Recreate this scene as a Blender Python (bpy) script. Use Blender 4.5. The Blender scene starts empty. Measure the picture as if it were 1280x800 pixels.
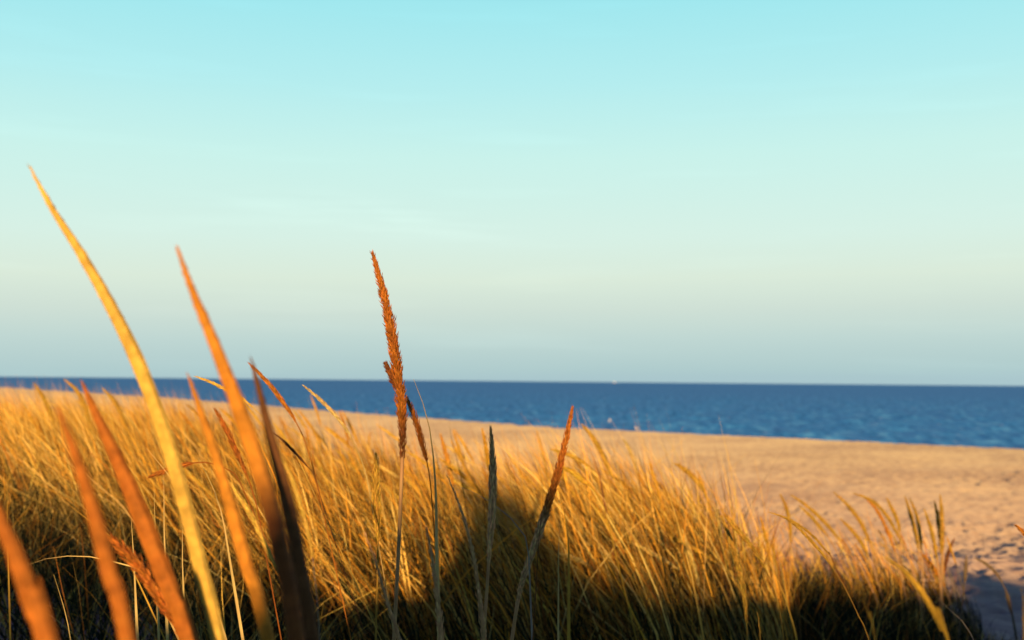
import bpy, math, random
import numpy as np
from mathutils import Matrix, Vector

random.seed(7)
rng = np.random.default_rng(11)
PI = math.pi
scene = bpy.context.scene
col = scene.collection

# ------------------------------------------------------------------ camera
ZC = 3.2                        # eye height over the sea
F = 1372.0                      # focal length in pixels of a 1280-wide frame
PITCH, ROLL = math.radians(3.19), math.radians(0.52)
SUN_EL = math.radians(9.0)
TAN_E = math.tan(SUN_EL)
cam_d = bpy.data.cameras.new('camera')
cam = bpy.data.objects.new('camera', cam_d)
col.objects.link(cam)
CM = Matrix.Rotation(PI / 2 + PITCH, 3, 'X') @ Matrix.Rotation(ROLL, 3, 'Z')
cam.matrix_world = Matrix.Translation((0, 0, ZC)) @ CM.to_4x4()
cam_d.sensor_width = 36
cam_d.lens = 36 * F / 1280
cam_d.clip_start = 0.02
cam_d.clip_end = 60000
cam_d.dof.use_dof = True
cam_d.dof.focus_distance = 1.56
cam_d.dof.aperture_fstop = 5.9
scene.camera = cam


def at(px, py, depth):
    """world point lying `depth` metres ahead on the sight line of a photo pixel"""
    v = CM @ Vector(((px - 640) / F, (400 - py) / F, -1))
    v *= depth / v.y
    return Vector((v.x, v.y, v.z + ZC))


# ------------------------------------------------------------------ noise
def vnoise(x, y, seed=0):
    xi = np.floor(x).astype(np.int64); yi = np.floor(y).astype(np.int64)
    fx = x - xi; fy = y - yi
    fx = fx * fx * (3 - 2 * fx); fy = fy * fy * (3 - 2 * fy)

    def h(a, b):
        n = (a * 374761393 + b * 668265263 + seed * 982451653) & 0xffffffff
        n = ((n ^ (n >> 13)) * 1274126177) & 0xffffffff
        return ((n ^ (n >> 16)) & 0xffff) / 65535.0
    return (h(xi, yi) * (1 - fx) + h(xi + 1, yi) * fx) * (1 - fy) + (h(xi, yi + 1) * (1 - fx) + h(xi + 1, yi + 1) * fx) * fy


def hash2(a, b, seed):
    n = (a * 374761393 + b * 668265263 + seed * 982451653) & 0xffffffff
    n = ((n ^ (n >> 13)) * 1274126177) & 0xffffffff
    return ((n ^ (n >> 16)) & 0xffff) / 65535.0


def dents(x, y, cell, seed):
    """footprints trodden at random: soft hollows with a raised rim"""
    ci = np.floor(x / cell).astype(np.int64); cj = np.floor(y / cell).astype(np.int64)
    out = np.zeros_like(x)
    for di in (-1, 0, 1):
        for dj in (-1, 0, 1):
            a = ci + di; b = cj + dj
            ox = (a + hash2(a, b, seed)) * cell; oy = (b + hash2(a, b, seed + 1)) * cell
            th = hash2(a, b, seed + 2) * PI
            s = 0.55 + 0.75 * hash2(a, b, seed + 3)
            dx = x - ox; dy = y - oy
            u = (dx * np.cos(th) + dy * np.sin(th)) / (0.36 * cell * s)
            v = (-dx * np.sin(th) + dy * np.cos(th)) / (0.2 * cell * s)
            r2 = u * u + v * v
            out += s * (-np.exp(-r2) + 0.55 * np.exp(-(np.sqrt(r2) - 1.7) ** 2 * 3))
    return out


def sstep(a, b, x):
    t = np.clip((x - a) / (b - a), 0, 1)
    return t * t * (3 - 2 * t)


# ------------------------------------------------------------------ terrain
CREST_X = np.array([-700, -260, -91, -33, -10.8, 2.0, 15.4, 28, 45, 100, 500.])
CREST_Y = np.array([950, 410, 196, 106, 67, 45.5, 33, 22, 8, -40, -400.])
B = 3.0
_rx = np.array([-8, -2, -1, -.5, -.36, -.28, -.22, -.17, -.1, -.03, .03, .06, .09, .14, .2, .3, .4, 1.2, 3, 8])
_rz = np.array([.26, .27, .25, .22, .21, .22, .24, .33, .48, .535, .50, .45, .41, .33, .27, .23, .20, .18, .20, .20]) + TAN_E * (B - 2.2)  # unseen hummock added behind the camera, casting the photographer's rounded shadow


def ground(x, y, detail=True):
    x = np.asarray(x, float); y = np.asarray(y, float)
    dune = -1.0 - .2 * np.tanh(x / 1.5) - .016 * np.clip(y - 3, 0, 8)
    yt = 7.0 + 6.0 * sstep(-1.0, -4.0, x)
    yc = np.interp(x, CREST_X, CREST_Y)
    t = y - yc
    crest_z = -1.86
    beach = crest_z + np.where(t < 0, np.maximum(.015 * t, -.42), -np.minimum(.14 * t, 3.2))
    beach = beach - .25 * np.exp(-(t / 3.0) ** 2) * .15
    w = sstep(0, 9, y - yt)
    z = dune * (1 - w) + beach * w
    z = np.where(t > -2, np.minimum(z, beach), z)
    rz = np.interp(x, _rx, _rz) + .05 * (vnoise(x * 9, y * 0 + 3, 5) - .5) + .12 * sstep(.5, 1.0, np.abs(x)) * (vnoise(x * 3.3, y * 0 + 8, 6) - .5)
    prof = np.exp(-((y + B) / 1.35) ** 2)
    prof = np.where(y < -B, np.maximum(prof, 0.0), prof)
    z = z + (rz + 1.0 + .2 * np.tanh(x / 1.5)) * prof
    if detail:
        near = sstep(-.4, .6, y)
        amp = near * (.35 + .65 * sstep(5, 10, y)) * np.clip(1.2 - np.abs(t + 14) * 0.0, 0, 1)
        d1 = dents(x, y, .40, 31) * .026 + dents(x + 7.3, y + 3.1, .22, 77) * .026
        n = (vnoise(x * 1.1, y * 1.1, 1) - .5) * .07 + (vnoise(x * 2.7, y * 2.7, 2) - .5) * .03 + (vnoise(x * 9, y * 9, 3) - .5) * .010
        flat = 1 - .7 * sstep(-16, -4, t)
        patch = .8 + .5 * sstep(.3, .7, vnoise(x * .25, y * .25, 9))
        z = z + amp * (d1 * patch * flat + n * (.4 + .6 * flat)) * sstep(8, -2, t)
    return z + ZC


def gz(x, y):
    return float(ground(np.array([x]), np.array([y]), True)[0])


# ------------------------------------------------------------------ mesh helpers
def mesh_from(name, verts, faces_flat, loop_tot, colors=None, smooth=True):
    me = bpy.data.meshes.new(name)
    nv = len(verts)
    me.vertices.add(nv)
    me.vertices.foreach_set('co', np.asarray(verts, np.float32).ravel())
    ff = np.asarray(faces_flat, np.int32); lt = np.asarray(loop_tot, np.int32)
    me.loops.add(len(ff)); me.loops.foreach_set('vertex_index', ff)
    me.polygons.add(len(lt))
    ls = np.concatenate([[0], np.cumsum(lt)[:-1]]).astype(np.int32)
    me.polygons.foreach_set('loop_start', ls)
    me.polygons.foreach_set('loop_total', lt)
    me.polygons.foreach_set('use_smooth', np.full(len(lt), smooth, bool))
    if colors is not None:
        a = me.attributes.new('Col', 'FLOAT_COLOR', 'POINT')
        c = np.ones((nv, 4), np.float32); c[:, :3] = colors
        a.data.foreach_set('color', c.ravel())
    me.update(calc_edges=True)
    me.validate()
    return me


def link(name, me, mat, parent=None):
    o = bpy.data.objects.new(name, me)
    if mat and not me.materials:
        me.materials.append(mat)
    col.objects.link(o)
    if parent:
        o.parent = parent
    return o


def tag(o, label=None, cat=None, group=None, kind=None):
    if label: o['label'] = label
    if cat: o['category'] = cat
    if group: o['group'] = group
    if kind: o['kind'] = kind
    return o


class MB:
    def __init__(s):
        s.v, s.f, s.l, s.c = [], [], [], []

    def add(s, verts, faces, cols):
        b = len(s.v)
        s.v.extend(verts); s.c.extend(cols)
        for f in faces:
            s.f.extend([b + i for i in f]); s.l.append(len(f))

    def mesh(s, name, smooth=True):
        return mesh_from(name, np.array([tuple(p) for p in s.v]), s.f, s.l, np.array([tuple(c)[:3] for c in s.c]), smooth)


def smooth_path(pts, n):
    """Catmull-Rom through the points, resampled evenly"""
    P = [Vector(p) for p in pts]
    P = [P[0] * 2 - P[1]] + P + [P[-1] * 2 - P[-2]]
    out = []
    for i in range(1, len(P) - 2):
        for k in range(12):
            t = k / 12
            a, b, c, d = P[i - 1], P[i], P[i + 1], P[i + 2]
            out.append(.5 * ((2 * b) + (c - a) * t + (2 * a - 5 * b + 4 * c - d) * t * t + (3 * b - a - 3 * c + d) * t ** 3))
    out.append(P[-2].copy())
    L = [0]
    for i in range(1, len(out)): L.append(L[-1] + (out[i] - out[i - 1]).length)
    res = []
    j = 0
    for k in range(n):
        s = L[-1] * k / (n - 1)
        while j < len(L) - 2 and L[j + 1] < s: j += 1
        t = (s - L[j]) / max(1e-9, L[j + 1] - L[j])
        res.append(out[j].lerp(out[j + 1], min(1, t)))
    return res, L[-1]


def frame(T):
    up = Vector((0, 1, 0)) if abs(T.y) < .8 else Vector((1, 0, 0))
    a = T.cross(up).normalized()
    return a, T.cross(a).normalized()


def jit(c, k):
    m = 1 + random.uniform(-k, k)
    return tuple(max(.003, x * m * (1 + random.uniform(-k, k) * .35)) for x in c)


def tube(mb, path, rad, cols, sides=7):
    rings = []
    n = len(path)
    vs, cs, fs = [], [], []
    for i, p in enumerate(path):
        T = (path[min(n - 1, i + 1)] - path[max(0, i - 1)]).normalized()
        a, b = frame(T)
        for k in range(sides):
            an = 2 * PI * k / sides
            vs.append(p + (a * math.cos(an) + b * math.sin(an)) * rad[i]); cs.append(cols[i])
    for i in range(n - 1):
        for k in range(sides):
            k2 = (k + 1) % sides
            fs.append((i * sides + k, i * sides + k2, (i + 1) * sides + k2, (i + 1) * sides + k))
    fs.append(tuple(range(sides - 1, -1, -1)))
    fs.append(tuple((n - 1) * sides + k for k in range(sides)))
    mb.add(vs, fs, cs)


def head_profile(s):
    # 0 = tip, 1 = foot of the spike
    a = min(1, (s / .34)) ** .6
    b = 1 if s < .68 else 1 - .7 * ((s - .68) / .32) ** 1.5
    return max(.07, a * b)


def make_head(path, R, tone, nf, fl, fw, tilt=.16, bristle=0, rough=.1, dark_foot=None, cj=.3, core=.8):
    """a dense spike: a thin core wrapped in overlapping lens-shaped spikelets"""
    mb = MB()
    n = len(path)
    prof = [R * head_profile(i / (n - 1)) * (1 + random.uniform(-rough, rough)) for i in range(n)]
    def col_at(s):
        c = tone
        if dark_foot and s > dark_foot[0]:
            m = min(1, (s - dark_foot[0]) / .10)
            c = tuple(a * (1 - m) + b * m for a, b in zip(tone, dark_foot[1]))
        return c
    tube(mb, path, [r * core for r in prof], [jit(tuple(c * (.95 if core > .9 else .75) for c in col_at(i / (n - 1))), .1) for i in range(n)], 8)
    for q in range(nf):
        s = (q + random.random()) / nf
        s = s ** .9
        x = s * (n - 1); i = min(n - 2, int(x)); t = x - i
        p = path[i].lerp(path[i + 1], t)
        r = prof[i] * (1 - t) + prof[i + 1] * t
        T = (path[i] - path[i + 1]).normalized()          # towards the tip
        a, b = frame(T)
        ph = q * 2.399963 + random.uniform(-.5, .5)
        o = a * math.cos(ph) + b * math.sin(ph)
        sd = T.cross(o).normalized()
        tl = tilt * random.uniform(.3, 1.5)
        L = fl * random.uniform(.7, 1.25) * (.55 + .45 * min(1, r / R))
        D = (T + o * tl + sd * random.uniform(-.12, .12)).normalized()
        w = fw * random.uniform(.8, 1.2) * (.5 + .5 * min(1, r / R))
        base = p + o * (r * .62) - T * (L * .45)
        mid = base + D * (L * .5) + o * (r * .18)
        tip = base + D * L + o * (r * .12)
        c1 = jit(col_at(s), cj); c0 = tuple(k * (1 - cj * 1.3) for k in c1); c2 = tuple(min(1, k * 1.15) for k in c1)
        vs = [base, mid + sd * w, mid + o * (w * .7), mid - sd * w, mid - o * (w * .5), tip]
        mb.add(vs, [(0, 1, 2), (0, 2, 3), (0, 3, 4), (0, 4, 1), (5, 2, 1), (5, 3, 2), (5, 4, 3), (5, 1, 4)],
               [c0, c1, c1, c1, c1, c2])
        if bristle and random.random() < bristle:
            D2 = (T * random.uniform(-.1, .9) + o).normalized()
            L2 = r * random.uniform(.5, .95)
            p0 = p + o * r * .75
            mb.add([p0 - T * .00045, p0 + T * .00045, p0 + D2 * L2], [(0, 1, 2)], [c1, c1, c0])
    return mb


def leaf_strip(mb, path, wid, cols, facing=None):
    n = len(path)
    vs, cs, fs = [], [], []
    for i, p in enumerate(path):
        T = (path[min(n - 1, i + 1)] - path[max(0, i - 1)]).normalized()
        side = T.cross(facing or Vector((0.25, 1, .1))).normalized()
        nrm = T.cross(side).normalized()
        w = wid[i] / 2
        vs += [p - side * w, p + nrm * (w * .5), p + side * w]; cs += [cols[i]] * 3
    for i in range(n - 1):
        for k in (0, 1):
            fs.append((i * 3 + k, i * 3 + k + 1, i * 3 + k + 4, i * 3 + k + 3))
    mb.add(vs, fs, cs)


# ------------------------------------------------------------------ materials
def new_mat(name):
    m = bpy.data.materials.new(name); m.use_nodes = True
    nt = m.node_tree; nt.nodes.clear()
    out = nt.nodes.new('ShaderNodeOutputMaterial')
    return m, nt, out


def N(nt, typ, **kw):
    n = nt.nodes.new(typ)
    for k, v in kw.items():
        if hasattr(n, k): setattr(n, k, v)
        else: n.inputs[k].default_value = v
    return n


def grass_material(name, transl=.25, nscale=60):
    m, nt, out = new_mat(name)
    at_ = N(nt, 'ShaderNodeAttribute', attribute_name='Col')
    geo = N(nt, 'ShaderNodeTexCoord')
    no = N(nt, 'ShaderNodeTexNoise', Scale=nscale, Detail=4.0)
    nt.links.new(geo.outputs['Object'], no.inputs['Vector'])
    mr = N(nt, 'ShaderNodeMapRange'); mr.inputs[1].default_value = .3; mr.inputs[2].default_value = .7
    mr.inputs[3].default_value = .72; mr.inputs[4].default_value = 1.25
    nt.links.new(no.outputs['Fac'], mr.inputs[0])
    mul = N(nt, 'ShaderNodeVectorMath', operation='SCALE')
    nt.links.new(at_.outputs['Color'], mul.inputs[0]); nt.links.new(mr.outputs[0], mul.inputs['Scale'])
    p = N(nt, 'ShaderNodeBsdfPrincipled', Roughness=.7)
    p.inputs['Specular IOR Level'].default_value = .12
    nt.links.new(mul.outputs[0], p.inputs['Base Color'])
    tr = N(nt, 'ShaderNodeBsdfTranslucent')
    nt.links.new(mul.outputs[0], tr.inputs['Color'])
    mx = N(nt, 'ShaderNodeMixShader'); mx.inputs[0].default_value = transl
    nt.links.new(p.outputs[0], mx.inputs[1]); nt.links.new(tr.outputs[0], mx.inputs[2])
    nt.links.new(mx.outputs[0], out.inputs[0])
    return m


M_GRASS = grass_material('grass_blades', .13, 14)
M_HEAD = grass_material('seed_spikes', .08, 120)


def sand_material():
    m, nt, out = new_mat('beach_sand')
    tc = N(nt, 'ShaderNodeTexCoord')
    n1 = N(nt, 'ShaderNodeTexNoise', Scale=.35, Detail=5.0)
    n2 = N(nt, 'ShaderNodeTexNoise', Scale=5.0, Detail=6.0)
    n3 = N(nt, 'ShaderNodeTexNoise', Scale=260.0, Detail=3.0)
    n4 = N(nt, 'ShaderNodeTexNoise', Scale=22.0, Detail=5.0)
    for n in (n1, n2, n3, n4): nt.links.new(tc.outputs['Object'], n.inputs['Vector'])
    r = N(nt, 'ShaderNodeValToRGB')
    r.color_ramp.elements[0].position = .38; r.color_ramp.elements[0].color = (.27, .215, .165, 1)
    r.color_ramp.elements[1].position = .60; r.color_ramp.elements[1].color = (.41, .345, .24, 1)
    mixf = N(nt, 'ShaderNodeMath', operation='ADD')
    a = N(nt, 'ShaderNodeMath', operation='MULTIPLY'); a.inputs[1].default_value = .45
    b = N(nt, 'ShaderNodeMath', operation='MULTIPLY'); b.inputs[1].default_value = .55
    nt.links.new(n1.outputs['Fac'], a.inputs[0]); nt.links.new(n2.outputs['Fac'], b.inputs[0])
    nt.links.new(a.outputs[0], mixf.inputs[0]); nt.links.new(b.outputs[0], mixf.inputs[1])
    nt.links.new(mixf.outputs[0], r.inputs[0]); r.color_ramp.interpolation = 'EASE'
    # dry grains and bits of weed scattered over the sand
    vo = N(nt, 'ShaderNodeTexVoronoi', Scale=2.2)
    nt.links.new(tc.outputs['Object'], vo.inputs['Vector'])
    lt = N(nt, 'ShaderNodeMapRange'); lt.inputs[1].default_value = .035; lt.inputs[2].default_value = .07
    lt.inputs[3].default_value = .45; lt.inputs[4].default_value = 1.0
    nt.links.new(vo.outputs['Distance'], lt.inputs[0])
    sc = N(nt, 'ShaderNodeVectorMath', operation='SCALE')
    nt.links.new(r.outputs[0], sc.inputs[0]); nt.links.new(lt.outputs[0], sc.inputs['Scale'])
    # light put into the colour: dimmer pink by the dune, yellower at the crest
    sx = N(nt, 'ShaderNodeSeparateXYZ'); nt.links.new(tc.outputs['Object'], sx.inputs[0])
    yr = N(nt, 'ShaderNodeMapRange'); yr.inputs[1].default_value = 10; yr.inputs[2].default_value = 30
    nt.links.new(sx.outputs['Y'], yr.inputs[0])
    tn = N(nt, 'ShaderNodeMix', data_type='RGBA'); tn.inputs[6].default_value = (.97, .89, .96, 1); tn.inputs[7].default_value = (1.0, 1.0, .88, 1)
    nt.links.new(yr.outputs[0], tn.inputs[0])
    ml = N(nt, 'ShaderNodeVectorMath', operation='MULTIPLY')
    nt.links.new(sc.outputs[0], ml.inputs[0]); nt.links.new(tn.outputs[2], ml.inputs[1])
    sc = ml
    p = N(nt, 'ShaderNodeBsdfPrincipled', Roughness=.95)
    p.inputs['Specular IOR Level'].default_value = .1
    if 'Diffuse Roughness' in p.inputs: p.inputs['Diffuse Roughness'].default_value = .7
    nt.links.new(sc.outputs[0], p.inputs['Base Color'])
    b1 = N(nt, 'ShaderNodeBump', Strength=.35, Distance=.012)
    nt.links.new(n4.outputs['Fac'], b1.inputs['Height'])
    b2 = N(nt, 'ShaderNodeBump', Strength=.3, Distance=.0015)
    nt.links.new(n3.outputs['Fac'], b2.inputs['Height'])
    nt.links.new(b1.outputs[0], b2.inputs['Normal'])
    nt.links.new(b2.outputs[0], p.inputs['Normal'])
    nt.links.new(p.outputs[0], out.inputs[0])
    return m


def sea_material():
    m, nt, out = new_mat('sea_water')
    tc = N(nt, 'ShaderNodeTexCoord')
    mp = N(nt, 'ShaderNodeMapping'); mp.inputs['Scale'].default_value = (1.3, .22, 1); mp.inputs['Rotation'].default_value = (0, 0, .12)
    nt.links.new(tc.outputs['Object'], mp.inputs[0])
    n1 = N(nt, 'ShaderNodeTexNoise', Scale=1.0, Detail=7.0, Roughness=.6)
    nt.links.new(mp.outputs[0], n1.inputs['Vector'])
    r = N(nt, 'ShaderNodeValToRGB')
    e = r.color_ramp.elements
    e[0].position = .32; e[0].color = (.020, .125, .34, 1)
    e[1].position = .66; e[1].color = (.09, .34, .63, 1)
    k = e.new(.5); k.color = (.042, .235, .54, 1)
    nt.links.new(n1.outputs['Fac'], r.inputs[0])
    p = N(nt, 'ShaderNodeBsdfDiffuse')
    mp2 = N(nt, 'ShaderNodeMapping'); mp2.inputs['Scale'].default_value = (.9, .16, 1)
    nt.links.new(tc.outputs['Object'], mp2.inputs[0])
    n3 = N(nt, 'ShaderNodeTexNoise', Scale=1.6, Detail=3.0)
    nt.links.new(mp2.outputs[0], n3.inputs['Vector'])
    g = N(nt, 'ShaderNodeMapRange'); g.inputs[1].default_value = .69; g.inputs[2].default_value = .78; g.inputs[4].default_value = .75
    nt.links.new(n3.outputs['Fac'], g.inputs[0])
    gm = N(nt, 'ShaderNodeMix', data_type='RGBA'); gm.inputs[7].default_value = (.55, .68, .78, 1)  # sparse pale glints painted into the water colour
    nt.links.new(g.outputs[0], gm.inputs[0]); nt.links.new(r.outputs[0], gm.inputs[6])
    nt.links.new(gm.outputs[2], p.inputs['Color'])
    n2 = N(nt, 'ShaderNodeTexNoise', Scale=2.2, Detail=6.0)
    nt.links.new(tc.outputs['Object'], n2.inputs['Vector'])
    bu = N(nt, 'ShaderNodeBump', Strength=.6, Distance=.12)
    nt.links.new(n2.outputs['Fac'], bu.inputs['Height'])
    gl = N(nt, 'ShaderNodeBsdfGlossy', Roughness=.3)
    gl.inputs['Color'].default_value = (.75, .95, 1, 1)
    lw = N(nt, 'ShaderNodeLayerWeight', Blend=.2)
    fr = N(nt, 'ShaderNodeMapRange'); fr.inputs[1].default_value = .2; fr.inputs[2].default_value = 1.0
    fr.inputs[3].default_value = .02; fr.inputs[4].default_value = .13
    nt.links.new(lw.outputs['Facing'], fr.inputs[0])
    for n in (p, gl, lw): nt.links.new(bu.outputs[0], n.inputs['Normal'])
    mx = N(nt, 'ShaderNodeMixShader')
    nt.links.new(fr.outputs[0], mx.inputs[0]); nt.links.new(p.outputs[0], mx.inputs[1]); nt.links.new(gl.outputs[0], mx.inputs[2])
    nt.links.new(mx.outputs[0], out.inputs[0])
    return m


def plain_material(name, c, rough=.6, var=.12):
    m, nt, out = new_mat(name)
    tc = N(nt, 'ShaderNodeTexCoord')
    n = N(nt, 'ShaderNodeTexNoise', Scale=9.0, Detail=4.0)
    nt.links.new(tc.outputs['Object'], n.inputs['Vector'])
    r = N(nt, 'ShaderNodeValToRGB')
    r.color_ramp.elements[0].color = tuple(x * (1 - var) for x in c) + (1,)
    r.color_ramp.elements[1].color = tuple(min(1, x * (1 + var)) for x in c) + (1,)
    nt.links.new(n.outputs['Fac'], r.inputs[0])
    p = N(nt, 'ShaderNodeBsdfPrincipled', Roughness=rough)
    nt.links.new(r.outputs[0], p.inputs['Base Color'])
    nt.links.new(p.outputs[0], out.inputs[0])
    return m


# ------------------------------------------------------------------ sand sheet
def build_ground():
    rad = np.concatenate([np.geomspace(.25, 4, 80)[:-1], np.geomspace(4, 45, 440)[:-1], np.geomspace(45, 1500, 130)])
    ang = np.concatenate([np.linspace(-33, 33, 560)[:-1], np.linspace(33, 327, 560)[:-1]])
    ang = np.radians(ang)
    A, Rr = np.meshgrid(ang, rad)
    X = Rr * np.sin(A); Y = Rr * np.cos(A)
    Z = ground(X.ravel(), Y.ravel()).reshape(X.shape)
    nr, na = X.shape
    v = np.stack([X, Y, Z], -1).reshape(-1, 3)
    centre = np.array([[0, 0, float(ground(np.array([0.]), np.array([0.]))[0])]])
    v = np.concatenate([v, centre])
    i = np.arange(nr - 1)[:, None]; j = np.arange(na)[None, :]; j2 = (j + 1) % na
    q = np.stack([i * na + j, i * na + j2, (i + 1) * na + j2, (i + 1) * na + j], -1)[..., ::-1].reshape(-1)
    ci = nr * na
    jj = np.arange(na)
    tri = np.stack([np.full(na, ci), (jj + 1) % na, jj], -1).reshape(-1)
    me = mesh_from('sand_ground', v, np.concatenate([q, tri]), np.concatenate([np.full((nr - 1) * na, 4), np.full(na, 3)]))
    o = link('sand_ground', me, sand_material())
    tag(o, 'golden beach and dune sand, trodden and sloping to the sea', 'sand', kind='structure')


def build_sea():
    ys = np.concatenate([np.geomspace(18, 420, 520)[:-1], np.geomspace(420, 40000, 70)])
    u = np.linspace(-.95, .95, 560)
    U, Y = np.meshgrid(u, ys)
    X = U * Y
    Z = np.zeros_like(X)
    r = np.random.default_rng(4)
    sx = (u[1] - u[0]) * Y
    sy = np.gradient(ys)[:, None] * np.ones_like(Y)
    for k in range(46):
        lam = .8 * (6.0 / .8) ** r.random()
        th = r.normal(-.25, .55)
        kx, ky = math.sin(th) * 2 * PI / lam, math.cos(th) * 2 * PI / lam
        a = .0075 * lam ** .85
        lx = lam / max(.05, abs(math.sin(th))); ly = lam / max(.05, abs(math.cos(th)))
        fade = sstep(2.2, 4.0, lx / sx) * sstep(2.2, 4.0, ly / sy)
        ph = kx * X + ky * Y + r.random() * 6.28 + 1.3 * vnoise(X / (lam * 6), Y / (lam * 6), k)
        Z += a * fade * (np.sin(ph) + .25 * np.sin(2 * ph + .5))
    nr, na = X.shape
    v = np.stack([X, Y, Z], -1).reshape(-1, 3)
    i = np.arange(nr - 1)[:, None]; j = np.arange(na - 1)[None, :]
    q = np.stack([i * na + j, i * na + j + 1, (i + 1) * na + j + 1, (i + 1) * na + j], -1).reshape(-1)
    me = mesh_from('sea', v, q, np.full((nr - 1) * (na - 1), 4))
    o = link('sea', me, sea_material())
    tag(o, 'choppy blue sea reaching the horizon', 'sea', kind='structure')


# ------------------------------------------------------------------ grass mass (nobody could count it)
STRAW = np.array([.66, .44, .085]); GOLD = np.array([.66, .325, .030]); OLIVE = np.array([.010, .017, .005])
GREEN = np.array([.007, .017, .006]); RUST = np.array([.32, .12, .016]); PALE = np.array([.64, .47, .13])  # olive and green sunk near black to carry shade low in the grass


def blades(name, x, y, h, w, lean, label, tipc, basec, mixlo=.42, mixhi=.92, az=None, seg=6, droop=1.0):
    n = len(x)
    z0 = ground(x, y) - .01
    if az is None:
        az = rng.normal(PI, .42, n)
        k = rng.random(n) < .09
        az[k] = rng.uniform(0, 2 * PI, k.sum())
    c2 = rng.uniform(.35, 1.0, n) * droop
    t = np.linspace(0, 1, seg)[None, :]
    hor = h[:, None] * lean[:, None] * (t * .35 + c2[:, None] * t ** 2.2)
    ver = h[:, None] * (t - .28 * (lean * c2)[:, None] * t ** 3)
    jx = rng.normal(0, .006, (n, 1)) * np.sin(t * rng.uniform(3, 9, (n, 1)))
    cx = x[:, None] + hor * np.cos(az)[:, None] + jx
    cy = y[:, None] + hor * np.sin(az)[:, None]
    cz = z0[:, None] + ver
    fa = rng.uniform(-.9, .9, n)[:, None] + rng.normal(0, .5, n)[:, None] * t      # the ribbon twists
    sx, sy = np.cos(fa), np.sin(fa)
    ww = .5 * w[:, None] * np.clip(1.05 - t ** 2.2, .06, 1) * (.75 + .25 * np.minimum(1, t * 4))
    V = np.empty((n, seg, 2, 3))
    V[:, :, 0] = np.stack([cx - sx * ww, cy - sy * ww, cz], -1)
    V[:, :, 1] = np.stack([cx + sx * ww, cy + sy * ww, cz], -1)
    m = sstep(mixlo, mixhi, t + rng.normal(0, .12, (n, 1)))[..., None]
    C = basec[:, None, :] * (1 - m) + tipc[:, None, :] * m  # sunlit tips and shaded feet painted along each blade, over its green
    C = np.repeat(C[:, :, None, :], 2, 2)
    b = (np.arange(n) * seg * 2)[:, None, None]
    s = (np.arange(seg - 1) * 2)[None, :, None]
    q = b + s + np.array([0, 1, 3, 2])[None, None, :]
    me = mesh_from(name, V.reshape(-1, 3), q.reshape(-1), np.full(n * (seg - 1), 4), C.reshape(-1, 3))
    o = link(name, me, M_GRASS)
    tag(o, label, 'grass', kind='stuff')
    return o


def sample(n, px0, px1, y0f, y1f, clump=.0, seed=1):
    """roots spread evenly over the ground seen between two photo columns and two distances"""
    px = rng.uniform(px0, px1, n * 4)
    a, b = y0f(px), y1f(px)
    y = np.sqrt(a * a + rng.random(n * 4) * (b * b - a * a))
    wt = (b * b - a * a); keep = rng.random(n * 4) < wt / wt.max()
    x = (px - 640) / F * y
    if clump:
        c = vnoise(x * 2.6, y * 2.6, seed) * .6 + vnoise(x * 6, y * 6, seed + 1) * .4
        keep &= rng.random(n * 4) < np.clip((c - clump) * 6, .03, 1)
    return x[keep][:n], y[keep][:n]


def palette(n, probs):
    base = np.stack([STRAW, GOLD, OLIVE, RUST, PALE, GREEN])
    idx = rng.choice(6, n, p=probs)
    return base[idx] * rng.uniform(.45, 1.3, (n, 1)) * rng.uniform(.93, 1.07, (n, 3))


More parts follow.
